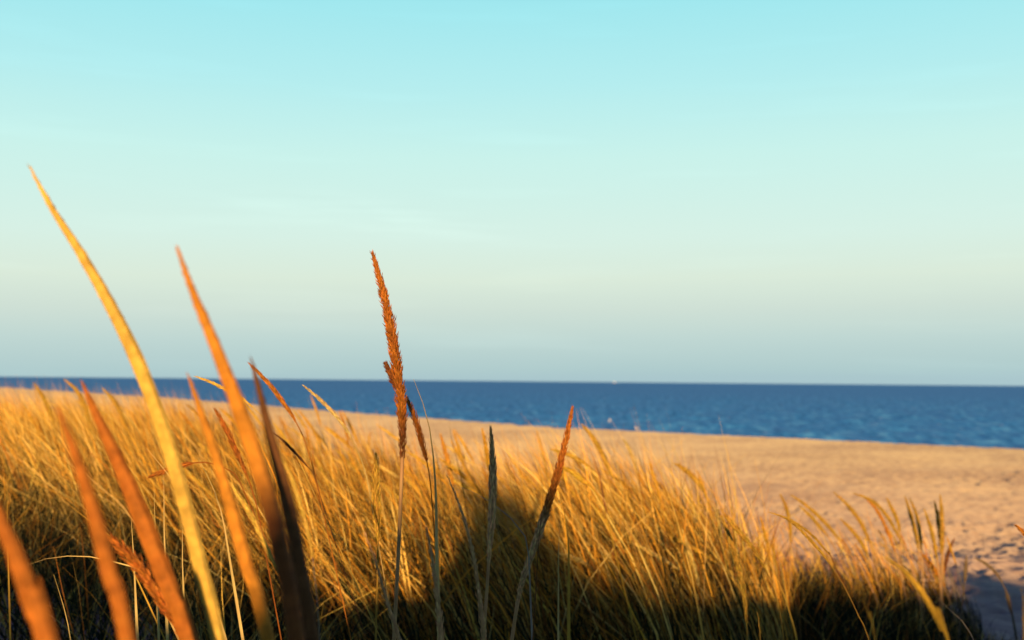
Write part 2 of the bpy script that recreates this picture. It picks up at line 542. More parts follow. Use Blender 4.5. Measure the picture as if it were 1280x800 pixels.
def build_mass():
    parts = []
    I = lambda xs, ys: (lambda p: np.interp(p, xs, ys))
    near = I([-200, 60, 130, 250, 400, 560, 700, 900, 1000], [5.2, 5.0, 4.4, 3.6, 3.1, 2.9, 2.9, 3.0, 3.4])
    far = I([-200, 150, 260, 400, 520, 600, 720, 820, 930, 1000], [13, 12.5, 9.5, 7.5, 6.4, 5.9, 5.9, 5.7, 5.4, 4.8])
    hh = lambda px: np.interp(px, [-200, 100, 300, 420, 560, 700, 860, 960, 1000], [.73, .72, .66, .66, .66, .71, .73, .70, .54])
    X, Y = [], []
    for px0, px1, n in ((-200, 260, 9500), (200, 520, 7500), (480, 800, 6500), (760, 1010, 5200)):
        x, y = sample(n, px0, px1, near, far, .28, 3)
        X.append(x); Y.append(y)
    x = np.concatenate(X); y = np.concatenate(Y)
    n = len(x)
    px = x / y * F + 640
    h = hh(px) * np.clip(rng.normal(.92, .17, n), .4, 1.3)
    wn = np.clip(rng.gamma(4, .0010, n), .0016, .009)
    lean = np.clip(rng.normal(.42, .16, n), .05, 1.1)
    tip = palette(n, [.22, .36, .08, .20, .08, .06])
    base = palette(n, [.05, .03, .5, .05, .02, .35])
    # unseen grass added on the ridge behind the camera to feather its shadow
    rx = rng.uniform(-7, 7, 26000); ry = rng.normal(-B, .45, 26000)
    k = (rx < -.62) | (rx > -.12)
    k &= (vnoise(rx * 2.2, ry * 2.2, 13) > .30)
    rx, ry = rx[k], ry[k]; n = len(rx)
    x = np.concatenate([x, rx]); y = np.concatenate([y, ry])
    h = np.concatenate([h, np.clip(.04 + rng.exponential(1.0, n) * np.interp(rx, [-7, -1, -.6, -.1, .35, .7, 1.5, 7], [.17, .17, .10, .05, .07, .10, .05, .06]), .03, .75)]); wn = np.concatenate([wn, rng.uniform(.002, .006, n)])
    lean = np.concatenate([lean, rng.uniform(.2, .9, n)])
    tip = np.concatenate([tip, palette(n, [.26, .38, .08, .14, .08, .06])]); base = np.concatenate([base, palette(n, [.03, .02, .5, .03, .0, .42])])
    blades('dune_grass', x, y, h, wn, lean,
           'thick mass of windblown dune grass, golden tips over green bases darkened as shade', tip, base)
    # long bright blades standing clear of the rest
    x, y = sample(4600, -200, 990, near, far, .3, 3)
    n = len(x); px = x / y * F + 640
    blades('tall_dune_grass', x, y, hh(px) * rng.uniform(.9, 1.28, n) * np.interp(px, [650, 800, 950], [1, 1.12, 1.18]), rng.uniform(.0022, .0056, n), np.clip(rng.normal(.52, .22, n), .08, 1.1),
           'long pale gold blades arching above the mass of dune grass', palette(n, [.3, .28, .0, .04, .38, .0]) * 1.3,
           palette(n, [.2, .1, .3, .1, .1, .2]), .15, .6, az=rng.normal(PI, .45, n), droop=1.15)
    # thin bright blades of the right-hand clump
    x, y = sample(420, 950, 1188, I([950, 1190], [4.7, 5.0]), I([950, 1190], [6.0, 6.4]), .42, 21)
    n = len(x)
    blades('clump_blades', x, y, rng.uniform(.32, .60, n), rng.uniform(.003, .0062, n), np.clip(rng.normal(.45, .2, n), .08, 1.0),
           'thin bright gold blades rising from the sparse right clump before the sand', palette(n, [.28, .42, .0, .18, .12, .0]) * 1.1,
           palette(n, [.1, .05, .5, .1, .0, .25]), .2, .6, az=rng.normal(PI, .4, n), droop=1.1)
    # undergrowth: short, dark, fills the feet of the mass
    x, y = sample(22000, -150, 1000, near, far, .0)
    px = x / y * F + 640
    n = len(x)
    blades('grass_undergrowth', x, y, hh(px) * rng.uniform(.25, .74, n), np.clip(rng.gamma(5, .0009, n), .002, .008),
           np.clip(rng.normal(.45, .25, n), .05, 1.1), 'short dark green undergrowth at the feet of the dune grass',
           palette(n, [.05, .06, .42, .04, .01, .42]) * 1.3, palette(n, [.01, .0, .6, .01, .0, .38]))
    # sparse blades bottom left
    nl = I([-100, 400], [2.6, 2.2]); fl = I([-100, 60, 160, 400], [5.0, 5.0, 4.8, 3.8])
    x, y = sample(2600, -100, 400, nl, fl, .25, 8)
    n = len(x)
    blades('sparse_grass', x, y, rng.uniform(.25, .62, n), np.clip(rng.gamma(5, .0007, n), .0015, .006),
           np.clip(rng.normal(.6, .3, n), .05, 1.3), 'sparse thin blades over the shaded sand at bottom left',
           palette(n, [.16, .14, .34, .06, .08, .22]), palette(n, [.05, .0, .5, .05, .05, .35]), az=rng.uniform(0, 2 * PI, n))
    # clump on the right, its feet in shade, sand showing between
    a = I([980, 1060, 1195], [4.5, 4.6, 4.9]); b = I([980, 1060, 1195], [6.4, 6.6, 6.4])
    x, y = sample(2300, 985, 1225, a, b, .42, 21)
    n = len(x)
    px = x / y * F + 640
    h = np.interp(px, [985, 1060, 1140, 1190, 1225], [.26, .26, .33, .30, .2]) * rng.uniform(.3, 1.05, n)
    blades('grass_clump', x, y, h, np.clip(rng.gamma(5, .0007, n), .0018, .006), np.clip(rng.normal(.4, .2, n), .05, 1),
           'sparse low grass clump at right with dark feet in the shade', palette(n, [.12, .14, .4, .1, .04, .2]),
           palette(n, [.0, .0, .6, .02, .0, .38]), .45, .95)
    # ground cover bottom right
    a = I([1000, 1290], [4.2, 4.2]); b = I([1000, 1150, 1210, 1290], [5.3, 5.2, 4.9, 4.9])
    x, y = sample(3800, 1000, 1290, a, b, .28, 40)
    n = len(x)
    px = x / y * F + 640
    h = np.interp(px, [1000, 1120, 1200, 1290], [.42, .32, .20, .13]) * rng.uniform(.4, 1.1, n)
    blades('ground_cover', x, y, h, np.clip(rng.gamma(5, .0009, n), .002, .007), np.clip(rng.normal(.5, .3, n), .05, 1.2),
           'low dark ground cover along the shaded bottom right edge', palette(n, [.1, .05, .4, .05, .05, .35]),
           palette(n, [.0, .0, .6, .05, .0, .35]), az=rng.uniform(0, 2 * PI, n))


# ------------------------------------------------------------------ stalks that can be told apart
TONE0 = {'yellow': (.27, .17, .018), 'gold': (.25, .155, .022), 'orange': (.23, .088, .010), 'rust': (.19, .062, .009),
        'brown': (.10, .040, .014), 'straw': (.30, .23, .085), 'dull': (.17, .125, .07), 'olive': (.10, .085, .035),
        'bone': (.33, .20, .085), 'umber': (.10, .034, .009), 'honey': (.36, .245, .045), 'amber': (.29, .125, .014), 'copper': (.21, .072, .010), 'dark': (.11, .048, .016), 'grey': (.22, .20, .16), 'green': (.045, .07, .02)}
TONE = {k: tuple(c * (1.45 if k not in ('dark', 'green', 'olive', 'dull', 'grey') else 1.0) for c in v) for k, v in TONE0.items()}


def root_extend(pts):
    """carry a stalk from its lowest drawn point on down to the sand"""
    P, Q = pts[-1], pts[-2]
    T = (P - Q).normalized()
    if T.z > -.35: T = Vector((T.x, T.y, -.35)).normalized()
    g = gz(P.x, P.y)
    drop = P.z - g
    if drop < .02: return pts
    hx = max(-.55, min(.55, T.x / -T.z))
    G = Vector((P.x + hx * drop * .65, P.y + .05 * drop, 0)); G.z = gz(G.x, G.y) - .01
    M = P + Vector((hx * drop * .45 * .9, .01, -drop * .5))
    return pts + [M, G]


def stalk(label, tone, depth, w, pts, head_to=None, stem=None, nf=240, bristle=0., fl=.013, fw=.0017, tilt=.14,
          stem_tone=None, leafy=None, group=None, dark_foot=None, branch=None, dtip=None):
    """pts: the stalk as drawn in the photo, tip first; the spike ends at pixel row head_to"""
    dt = dtip or depth
    y0, y1 = pts[0][1], pts[-1][1]
    P = [at(a, b, dt + (depth - dt) * (b - y0) / (y1 - y0 + 1e-6)) for a, b in pts]
    P = root_extend(P)
    path, L = smooth_path(P, 64)
    R = w / 2 / F * depth * (.69 if depth < .9 else 1.1)
    fl = min(fl, R * 3.4); fw = min(fw, R * .30)
    if depth < .9: tilt, fw, fl = .045, .0010, min(fl, R * 1.9)
    if depth < .9 and head_to is None: head_to = 1000
    # where the spike ends along the path
    if head_to is None:
        ih = len(path) - 1 - 10
    else:
        ref = at(pts[-1][0], head_to, depth).z
        ih = next((i for i, p in enumerate(path) if p.z < ref and i > 3), len(path) - 12)
    root = bpy.data.objects.new('grass_stalk', None)
    base = path[-1].copy()
    root.location = base; root.empty_display_size = .05
    col.objects.link(root)
    tag(root, label, 'grass stalk', group)
    loc = [p - base for p in path]
    hp, _ = smooth_path(loc[:ih + 1], 40)
    c = TONE[tone]
    df = None
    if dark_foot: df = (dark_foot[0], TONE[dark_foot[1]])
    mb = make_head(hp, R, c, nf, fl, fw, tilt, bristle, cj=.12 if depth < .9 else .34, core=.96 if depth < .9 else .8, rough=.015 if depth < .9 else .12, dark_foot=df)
    link('seed_head', mb.mesh('seed_head', False), M_HEAD, root)
    rs = (stem or w * .28) / 2 / F * depth
    sp = loc[max(0, ih - 2):]
    st = TONE[stem_tone or tone]
    sb = MB()
    tube(sb, sp, [rs * (1 + .35 * i / len(sp)) for i in range(len(sp))], [jit(tuple(k * .8 for k in st), .15) for _ in sp], 7)
    link('stem', sb.mesh('stem'), M_GRASS, root)
    if branch:
        for bp, bw, bt in branch:
            B_ = [at(a, b, depth) - base for a, b in bp]
            q, _ = smooth_path(B_, 16)
            bb = make_head(q, bw / 2 / F * depth, TONE[bt], int(nf * .22), fl * .9, fw, tilt, bristle)
            link('side_spike', bb.mesh('side_spike', False), M_HEAD, root)
    if leafy:
        for lp, lw, lt in leafy:
            B_ = [at(a, b, depth) - base for a, b in lp]
            q, _ = smooth_path(B_, 16)
            lb = MB()
            wl = lw / F * depth
            leaf_strip(lb, q, [wl * max(.08, min(1, i / 6)) for i in range(16)], [jit(TONE[lt], .15) for _ in q])
            link('leaf', lb.mesh('leaf'), M_GRASS, root)
    return root


def blade(label, tone, depth, w, pts, base_tone=None, group=None):
    P = root_extend([at(a, b, depth) for a, b in pts])
    path, L = smooth_path(P, 30)
    base = path[-1].copy()
    path = [p - base for p in path]
    wl = w / F * depth
    mb = MB()
    c0 = TONE[tone]; c1 = TONE[base_tone or tone]
    cols = []
    for i in range(30):
        m = max(0, min(1, (i - 12) / 12))
        cols.append(jit(tuple(a * (1 - m) + b * m for a, b in zip(c0, c1)), .12))
    leaf_strip(mb, path, [wl * max(.1, min(1, (i + .3) / 8)) for i in range(30)], cols)
    o = link('grass_sprig', mb.mesh('grass_sprig'), M_GRASS)
    o.location = base
    tag(o, label, 'grass sprig', group)
    return o


def build_individuals():
    S = stalk
    # --- big blurred spikes close to the lens, left
    S('tallest foreground spike, bright yellow, its tip high in the sky at left', 'honey', 0.83, 28.35,
      [(37, 208), (66, 262), (100, 315), (137, 380), (170, 447), (196, 515), (217, 580), (235, 645), (252, 715), (275, 812)], nf=620, fl=.012, fw=.0014, tilt=.08)
    S('second tallest foreground spike, orange with its shaded lower half painted dark', 'amber', 0.7, 32.40,
      [(221, 308), (240, 362), (264, 420), (284, 472), (302, 520), (322, 580), (340, 640), (355, 710), (372, 812)], dark_foot=(.40, 'umber'), nf=560, fl=.012, fw=.0014, tilt=.08)  # umber lower half paints in the shade that falls there
    S('nearly black foreground spike crossing the horizon beside the orange one', 'dark', 0.74, 26.43,
      [(314, 448), (326, 496), (338, 545), (352, 600), (365, 655), (376, 715), (392, 812)], nf=500, tilt=.09)  # dark tone carries the shadow this spike stands in
    S('slim orange foreground spike between the yellow and dark ones', 'amber', 0.795, 25.65,
      [(235, 468), (250, 512), (264, 552), (280, 604), (294, 655), (312, 720), (338, 812)], nf=460, tilt=.08)
    S('broad deep orange foreground spike with a smoky tip at the horizon', 'copper', 0.81, 36.45,
      [(103, 478), (122, 522), (142, 565), (168, 624), (190, 680), (212, 736), (240, 812)], nf=520, tilt=.08)
    S('orange foreground spike leaning before the left grass bank', 'copper', 0.6, 30.80,
      [(72, 508), (88, 552), (102, 592), (117, 640), (130, 690), (143, 740), (162, 812)], nf=460, tilt=.08)
    S('foreground spike cut by the left edge, orange above and dark below', 'copper', 0.55, 40.50,
      [(-30, 580), (-8, 630), (14, 680), (32, 728), (48, 770), (62, 812)], nf=400, tilt=.08)
    S('rough rusty seed head slanting between two blurred orange spikes', 'rust', 1.05, 12.00,
      [(134, 668), (152, 686), (172, 706), (192, 734), (212, 766), (236, 812)], 800, nf=260, tilt=.3, bristle=.25)
    S('bright straw seed head between the slim orange and dark spikes', 'honey', 1.1, 5.40,
      [(284, 598), (300, 622), (318, 652), (332, 682), (348, 716), (366, 760)], 712, nf=200, stem_tone='bone')
    S('sunlit straw stem right of the nearly black spike', 'honey', 1.0, 4.20,
      [(345, 560), (362, 592), (376, 632), (388, 680), (394, 730), (400, 800)], 690, nf=180, stem_tone='grey')
    S('small rusty seed head leaning over the sand, left of the orange spike', 'rust', 1.35, 5.20,
      [(268, 510), (282, 535), (294, 562), (306, 588), (318, 622), (330, 680)], 590, nf=170, tilt=.25)
    S('orange curved seed head with its tip behind the black tip', 'orange', 1.95, 4.80,
      [(310, 453), (326, 469), (342, 487), (356, 506), (368, 524), (384, 560), (404, 640)], 522, nf=150)
    S('dull curved stalk reaching left across the horizon behind the tall orange spike', 'honey', 1.5, 3.60,
      [(243, 470), (262, 477), (280, 486), (304, 499), (325, 518), (350, 545), (385, 600)], 500, nf=120)
    S('lone straw seed head arching left over the sea, right of the black tip', 'straw', 1.7, 3.75,
      [(378, 481), (394, 494), (410, 509), (428, 530), (442, 553), (455, 585), (466, 640)], 545, nf=150)
    # --- centre, in focus
    S('tall bristly rust seed head standing sharp above the horizon at centre', 'copper', 1.42, 8.63,
      [(465, 314), (473, 343), (481, 375), (488, 408), (493, 440), (498, 475), (502, 508), (503, 535), (503, 566), (501, 620), (498, 690), (492, 812)],
      572, stem=4.5, nf=1000, bristle=.55, fl=.011, fw=.0013, tilt=.42, stem_tone='bone', dark_foot=(.78, 'umber'),
      branch=[([(481, 453), (485, 461), (491, 474), (496, 486)], 2.4, 'umber')])
    S('rust side seed head hanging close behind the tall central one', 'rust', 1.5, 4.90,
      [(507, 494), (513, 508), (519, 524), (525, 545), (531, 566), (537, 596), (541, 640), (545, 700)], 566, nf=220, bristle=.35, tilt=.35,
      stem_tone='orange')
    blade('pale yellow blade curving up to the horizon right of the central seed head', 'straw', 1.45, 5,
          [(517, 474), (525, 494), (532, 515), (538, 541), (542, 575), (545, 620), (546, 690), (548, 760)], 'gold')
    S('small orange seed head low left of the central stem', 'gold', 1.6, 8,
      [(470, 566), (470, 590), (470, 620), (471, 650), (472, 676), (472, 720), (470, 780)], 676, nf=180, tilt=.28)
    S('pale frayed straw seed head leaning at bottom, left of the central stem', 'bone', 1.25, 7.70,
      [(455, 664), (463, 684), (471, 706), (479, 735), (488, 765), (502, 812)], None, nf=260, tilt=.22, stem_tone='bone')
    S('dull brown spike right of the central stem, its top lost in the grass', 'bone', 1.25, 11.00,
      [(532, 655), (538, 685), (543, 715), (547, 750), (550, 780), (552, 812)], None, nf=260, stem_tone='bone')
    S('dull spike in shade leaning left beside the upright olive one', 'bone', 1.3, 8.00,
      [(559, 594), (569, 618), (580, 648), (589, 682), (596, 720), (601, 760), (606, 812)], None, nf=320)
    S('upright olive spike in shade with its tip against the sand at centre', 'bone', 1.35, 7.50,
      [(613, 534), (615, 560), (616, 588), (616, 620), (614, 655), (611, 700), (608, 745), (604, 812)], 700, stem=4, nf=360)
    S('right-leaning spike, orange in sun above and grey brown in shade below', 'copper', 1.8, 7.60,
      [(716, 508), (711, 532), (706, 556), (699, 584), (691, 612), (681, 644), (670, 676), (660, 706), (650, 738), (638, 812)],
      748, stem=4.5, dark_foot=(.5, 'bone'), nf=620, bristle=.2, tilt=.22, stem_tone='bone')  # bone foot paints the shaded half paler so that it shows
    blade('thin grey blade arching across the shade from the olive spike', 'grey', 1.5, 2.6,
          [(560, 604), (580, 610), (605, 622), (630, 640), (648, 658), (660, 680), (662, 720)])
    blade('short dark twig beside the upper half of the right-leaning spike', 'dark', 1.45, 2,
          [(679, 616), (677, 640), (674, 670), (672, 700)])
    blade('bright vertical blade right of the right-leaning spike', 'gold', 2.0, 4,
          [(697, 610), (704, 635), (709, 660), (711, 690), (711, 730)], 'green')
    blade('short upright straw blade near the bright vertical one', 'straw', 1.9, 2.6,
          [(699, 642), (699, 670), (698, 700), (698, 740)], 'green')
    # --- right
    S('slender golden seed head standing apart at the lower right of the mass', 'gold', 2.2, 6.00,
      [(902, 644), (911, 668), (919, 694), (926, 722), (931, 752), (935, 812)], 775, nf=240)
    S('thin forked golden stalk arching beside the slender seed head', 'gold', 2.1, 5.00,
      [(905, 645), (922, 663), (940, 684), (954, 706), (966, 732), (974, 760), (981, 812)], 705, nf=150)
    blade('golden blade splitting off the thin arching stalk', 'gold', 2.11, 3.00,
          [(941, 684), (958, 700), (972, 724), (984, 756), (994, 790), (997, 812)])
    S('long golden stalk bowing left over the shaded gap', 'gold', 1.5, 3.38,
      [(975, 644), (994, 656), (1010, 672), (1028, 692), (1045, 716), (1060, 742), (1074, 772), (1090, 812)], 705, nf=150)
    S('golden stalk bowing left just above the long one', 'gold', 1.9, 3.00,
      [(960, 640), (984, 648), (1004, 660), (1022, 676), (1036, 694), (1046, 712)], 690, nf=130, stem_tone='rust')
    S('plump bright yellow seed head arching in front of the right clump', 'yellow', 0.85, 9.98,
      [(1106, 696), (1120, 705), (1134, 717), (1148, 734), (1160, 752), (1172, 774), (1182, 796), (1190, 815)], 802, stem=2.5, nf=420, tilt=.1)
    S('short golden seed head poking up below the right clump', 'gold', 0.9, 7.00,
      [(1078, 746), (1084, 764), (1090, 784), (1096, 812)], None, nf=160)
    S('tiny golden seed head at the bottom edge below the forked stalk', 'gold', 1.8, 6.00,
      [(947, 766), (949, 782), (951, 812)], None, nf=120)
    S('upright golden seed head touching the lower right edge', 'gold', 0.9, 6.00,
      [(1277, 736), (1279, 762), (1280, 812)], None, nf=150)
    S('orange seed head entering from the right edge over the sand', 'orange', 1.5, 5,
      [(1269, 656), (1278, 664), (1290, 676), (1302, 700), (1310, 760)], 672, nf=110)
    S('dull upright seed head alone before the blue shaded sand', 'dull', 4.6, 4.5,
      [(1208, 694), (1207, 712), (1205, 735), (1202, 762), (1199, 790)], 728, nf=120, stem=1.6)
    S('dull drooping seed head curving over the blue shaded sand', 'dull', 4.6, 4,
      [(1217, 697), (1230, 703), (1242, 713), (1252, 727), (1262, 752), (1270, 790)], 728, nf=120, stem=1.4)
    S('dull slanting spike by the right edge in the shade', 'dull', 4.6, 4,
      [(1257, 736), (1261, 752), (1265, 770), (1270, 800)], 768, nf=110, stem=1.5)
    blade('thin grey straw slanting before the shaded sand at lower right', 'grey', 1.8, 2,
          [(1171, 746), (1185, 760), (1200, 777), (1217, 800)])
    # --- right clump plumes
    C = [
        ('leftmost faded plume of the right clump, standing before the sand', 'gold', [(975, 617), (983, 635), (988, 660), (988, 690), (988, 716)]),
        ('long plume of the right clump arching left, first over the blue gap', 'gold', [(988, 618), (1008, 632), (1028, 650), (1044, 668), (1060, 690), (1078, 712)]),
        ('short plume lying along the first arching one in the right clump', 'gold', [(999, 632), (1014, 646), (1026, 660), (1036, 672), (1046, 690)]),
        ('high plume of the right clump with a reddish root', 'gold', [(1042, 615), (1060, 632), (1074, 650), (1084, 670), (1090, 690), (1094, 716)]),
        ('lower bowed plume under the high one in the right clump', 'gold', [(1050, 648), (1066, 664), (1080, 684), (1090, 708), (1096, 724)]),
        ('thickest twin plume at the heart of the right clump', 'amber', [(1076, 618), (1092, 632), (1104, 652), (1114, 676), (1122, 700), (1130, 736)]),
        ('paler twin plume over the heart of the right clump', 'gold', [(1066, 616), (1090, 626), (1108, 644), (1122, 668), (1134, 692), (1142, 720)]),
        ('small stiff plume behind the paler twin', 'gold', [(1108, 622), (1114, 634), (1120, 646), (1124, 660), (1126, 690)]),
        ('bright steep plume right of the heart of the clump', 'gold', [(1131, 620), (1138, 642), (1144, 664), (1148, 690), (1150, 724)]),
        ('orange plume pressed against the bright steep one', 'gold', [(1137, 622), (1146, 645), (1150, 668), (1152, 696), (1154, 730)]),
        ('fine plume curving between the steep plumes and the tallest tuft', 'gold', [(1155, 636), (1163, 658), (1168, 680), (1172, 705), (1176, 736)]),
        ('upright plume of the tuft at the right end of the clump', 'gold', [(1168, 626), (1172, 646), (1175, 668), (1177, 690), (1176, 730)]),
        ('reddish upright plume at the very right end of the clump', 'gold', [(1175, 618), (1177, 640), (1178, 662), (1179, 690), (1178, 730)]),
        ('brown plume tilting right at the end of the clump', 'brown', [(1193, 673), (1188, 684), (1184, 696), (1180, 716), (1176, 745)]),
        ('bowed orange plume low in front of the tuft at the right end', 'amber', [(1150, 690), (1160, 700), (1170, 714), (1180, 732), (1190, 760)]),
    ]
    for lab, tone, pts in C:
        hp = pts[0][1] + (pts[-1][1] - pts[0][1]) * .62
        S(lab, tone, 5.0 + random.uniform(-.4, .4), random.uniform(3.6, 4.8), pts, hp, stem=1.8, nf=130, fl=.02, fw=.003, tilt=.16, stem_tone='bone')
    # --- upper fringe, left of centre to right
    S('reddish seed head lying nearly level across the yellow spike', 'rust', 1.6, 5,
      [(185, 597), (205, 589), (226, 582), (248, 578), (268, 580), (290, 592), (312, 630)], 579, nf=140, tilt=.22)
    blade('short yellow blade crossing the yellow spike above the level red head', 'straw', 1.5, 4,
          [(183, 560), (196, 576), (208, 590), (222, 610), (236, 650)], 'gold')
    blade('upright straw blade left of the yellow spike, longest of four', 'straw', 1.7, 4,
          [(204, 590), (205, 620), (205, 655), (206, 690)], 'green')
    blade('upright straw blade left of the yellow spike, shortest of four', 'straw', 1.7, 3.4,
          [(193, 612), (193, 634), (194, 660), (195, 690)], 'green')
    blade('upright straw blade just under the yellow spike', 'straw', 1.7, 3.4,
          [(227, 640), (228, 665), (228, 705), (229, 730)], 'green')
    blade('ragged straw blade low between two orange spikes', 'straw', 1.6, 5,
          [(164, 650), (166, 680), (168, 715), (170, 760)], 'green')
    blade('long pale blade arching left across the bottom left shade', 'straw', 1.6, 2.8,
          [(30, 708), (55, 699), (85, 695), (120, 697), (160, 709), (190, 730)], 'green')
    blade('straw blade standing in the bottom left shade', 'straw', 1.5, 3.2,
          [(67, 718), (74, 740), (82, 768), (89, 805)])
    blade('thin slanting straw at left, between grass bank and orange spike', 'gold', 1.7, 2.2,
          [(57, 606), (76, 622), (95, 638), (110, 650), (135, 668), (160, 700)])
    blade('upright straw at the left edge with a crossing twig', 'gold', 1.8, 2.6, [(8, 592), (9, 615), (9, 645), (10, 690)])
    blade('short twig pointing left across the straw at the left edge', 'gold', 1.8, 2.6, [(19, 597), (8, 601), (-6, 606), (-20, 640)])
    blade('yellow blade hanging right of the yellow spike', 'straw', 1.7, 4,
          [(247, 572), (257, 590), (268, 614), (277, 642), (284, 680)], 'gold')
    S('dark thin stalk arching right out from the nearly black spike', 'dark', 1.4, 3,
      [(340, 540), (352, 549), (366, 563), (378, 576), (390, 592), (402, 625)], 560, nf=80)
    S('gold plume rising highest out of the left bank over the water', 'gold', 5.2, 5,
      [(80, 474), (92, 484), (102, 498), (110, 520), (115, 548), (118, 600)], 530, nf=120, fl=.02, fw=.003)
    S('gold plume of the left bank tipping left over the shoreline', 'gold', 5.5, 5,
      [(42, 478), (50, 490), (58, 505), (66, 524), (71, 550), (76, 600)], 528, nf=120, fl=.02, fw=.003)
    S('gold plume of the left bank just left of the yellow spike', 'gold', 5.4, 5,
      [(128, 485), (140, 498), (150, 515), (158, 535), (164, 560), (168, 610)], 540, nf=120, fl=.02, fw=.003)
    S('tall plume rising over the sand, highest right of centre', 'gold', 4.2, 6,
      [(727, 530), (738, 543), (750, 562), (760, 584), (770, 604), (784, 640), (792, 690)], 592, nf=160, fl=.018, fw=.0028)
    S('pale thin plume alone on the sand right of the tallest plume', 'straw', 4.4, 4,
      [(778, 548), (786, 560), (792, 576), (796, 592), (800, 640)], 590, nf=110, fl=.018, fw=.0028)
    S('plump gold plume bowing left at the top of the mass, right of centre', 'gold', 4.2, 6,
      [(843, 579), (856, 587), (868, 598), (878, 612), (888, 640), (896, 690)], 614, nf=150, fl=.018, fw=.0028)
    S('straight plume slanting left behind the right-leaning spike', 'gold', 3.6, 4.5,
      [(687, 561), (710, 568), (732, 580), (752, 596), (772, 620), (790, 660)], 584, nf=130, fl=.018, fw=.0026)
    S('bright plume bowed flat just right of the right-leaning spike', 'yellow', 2.4, 5,
      [(702, 584), (716, 590), (728, 600), (738, 608), (752, 628), (764, 670)], 606, nf=130, fl=.016, fw=.0024)
    blade('brown dead blade drooping in the fringe right of centre', 'brown', 3.4, 4, [(737, 560), (742, 572), (748, 590), (754, 620)])


# ------------------------------------------------------------------ plumes of the mass, copies of a few stalks
def proto(tone, h, lean, bend, hl, R, seedv):
    random.seed(seedv)
    pts = []
    for i in range(9):
        t = i / 8
        pts.append(Vector((-h * lean * (.3 * t + bend * t ** 2.6), 0.02 * math.sin(3 * t + seedv), h * (t - .25 * lean * bend * t ** 3))))
    path, L = smooth_path(pts, 60)
    ih = int(60 * (1 - hl / L))
    root = bpy.data.objects.new('grass_stalk', None); root.empty_display_size = .05
    hp = list(reversed(path[ih:]))
    hp, _ = smooth_path(hp, 22)
    mb = make_head(hp, R * 1.08, PT[tone], 84, .021, .0032, .14)
    hd = bpy.data.objects.new('seed_head', mb.mesh('seed_head', False)); hd.data.materials.append(M_HEAD); hd.parent = root
    sb = MB()
    sp = path[:ih + 2]
    st = TONE['straw' if tone in ('gold', 'straw', 'yellow') else 'dull']
    cs = []
    for i in range(len(sp)):
        m = i / len(sp)
        cs.append(jit(tuple(a * m + b * (1 - m) for a, b in zip(st, TONE['green'])), .1))
    tube(sb, sp, [.0021 - .0009 * i / len(sp) for i in range(len(sp))], cs, 6)
    so = bpy.data.objects.new('stem', sb.mesh('stem')); so.data.materials.append(M_GRASS); so.parent = root
    return root, hd, so


PT = {'gold': (.46, .26, .030), 'yellow': (.52, .33, .045), 'orange': (.40, .19, .022), 'straw': (.55, .40, .11)}


def build_plumes():
    protos = []
    for k, (tone, h, ln, bd, hl, R) in enumerate([
            ('gold', .78, .30, .9, .20, .0055), ('gold', .84, .45, 1.0, .22, .0055), ('yellow', .74, .36, .8, .19, .005),
            ('orange', .80, .28, .7, .18, .0055), ('straw', .82, .5, 1.1, .2, .0045), ('gold', .88, .2, .8, .22, .006),
            ('orange', .72, .55, 1.0, .17, .005), ('yellow', .9, .4, 1.2, .22, .0055), ('straw', .7, .15, .6, .18, .005)]):
        protos.append(proto(tone, h, ln, bd, hl, R, 100 + k))
    random.seed(55)
    used = set()
    regions = [
        (-30, 215, 5.3, 12.0, 72, .90, 'slender golden plume among the thick bank of grass at the left', 'golden plumes in the left grass bank'),
        (215, 470, 3.6, 7.2, 52, .93, 'slender golden plume in the grass between the orange spikes and the central seed head', 'golden plumes left of the central seed head'),
        (500, 700, 3.2, 5.8, 40, .92, 'slender golden plume in the sunlit grass between the central seed head and the right-leaning spike', 'golden plumes in the middle of the grass'),
        (700, 960, 3.3, 5.2, 74, .90, 'slender golden plume in the sunlit grass right of the right-leaning spike', 'golden plumes in the right half of the grass'),
        (1000, 1190, 4.9, 6.2, 20, .60, 'fine golden plume rising thinly from the sparse clump at the right, before the sand', 'fine plumes of the right clump'),
    ]
    for px0, px1, y0, y1, n, sc, lab, grp in regions:
        for i in range(n):
            px = random.uniform(px0, px1)
            y = math.sqrt(random.uniform(y0 * y0, y1 * y1))
            if 860 < px < 1000: y = min(y, 4.4 + random.random() * .4)
            x = (px - 640) / F * y + .16
            k = random.randrange(len(protos))
            r, hd, so = protos[k]
            if k in used:
                r2, hd2, so2 = r.copy(), hd.copy(), so.copy()
                hd2.parent = r2; so2.parent = r2
            else:
                r2, hd2, so2 = r, hd, so
                used.add(k)
            for o in (r2, hd2, so2): col.objects.link(o)
            s = sc * random.uniform(.8, 1.12)
            if 860 < px < 1000: s *= .9
            r2.scale = (s, s, s)
            r2.location = (x, y, gz(x, y) - .01)
            r2.rotation_euler = (random.gauss(0, .08), random.gauss(0, .09), random.gauss(0, .55))
            tag(r2, lab, 'grass stalk', grp)


# ------------------------------------------------------------------ far specks: two gulls and a boat
def lathe_mesh(name, prof, sides=12, axis='x', sy=1., sz=1.):
    vs, fs = [], []
    for (u, r) in prof:
        for k in range(sides):
            a = 2 * PI * k / sides
            vs.append((u, r * math.cos(a) * sy, r * math.sin(a) * sz))
    n = len(prof)
    for i in range(n - 1):
        for k in range(sides):
            k2 = (k + 1) % sides
            fs.append((i * sides + k, i * sides + k2, (i + 1) * sides + k2, (i + 1) * sides + k))
    fs.append(tuple(range(sides - 1, -1, -1))); fs.append(tuple((n - 1) * sides + k for k in range(sides)))
    flat = [i for f in fs for i in f]
    return mesh_from(name, np.array(vs), flat, [len(f) for f in fs])


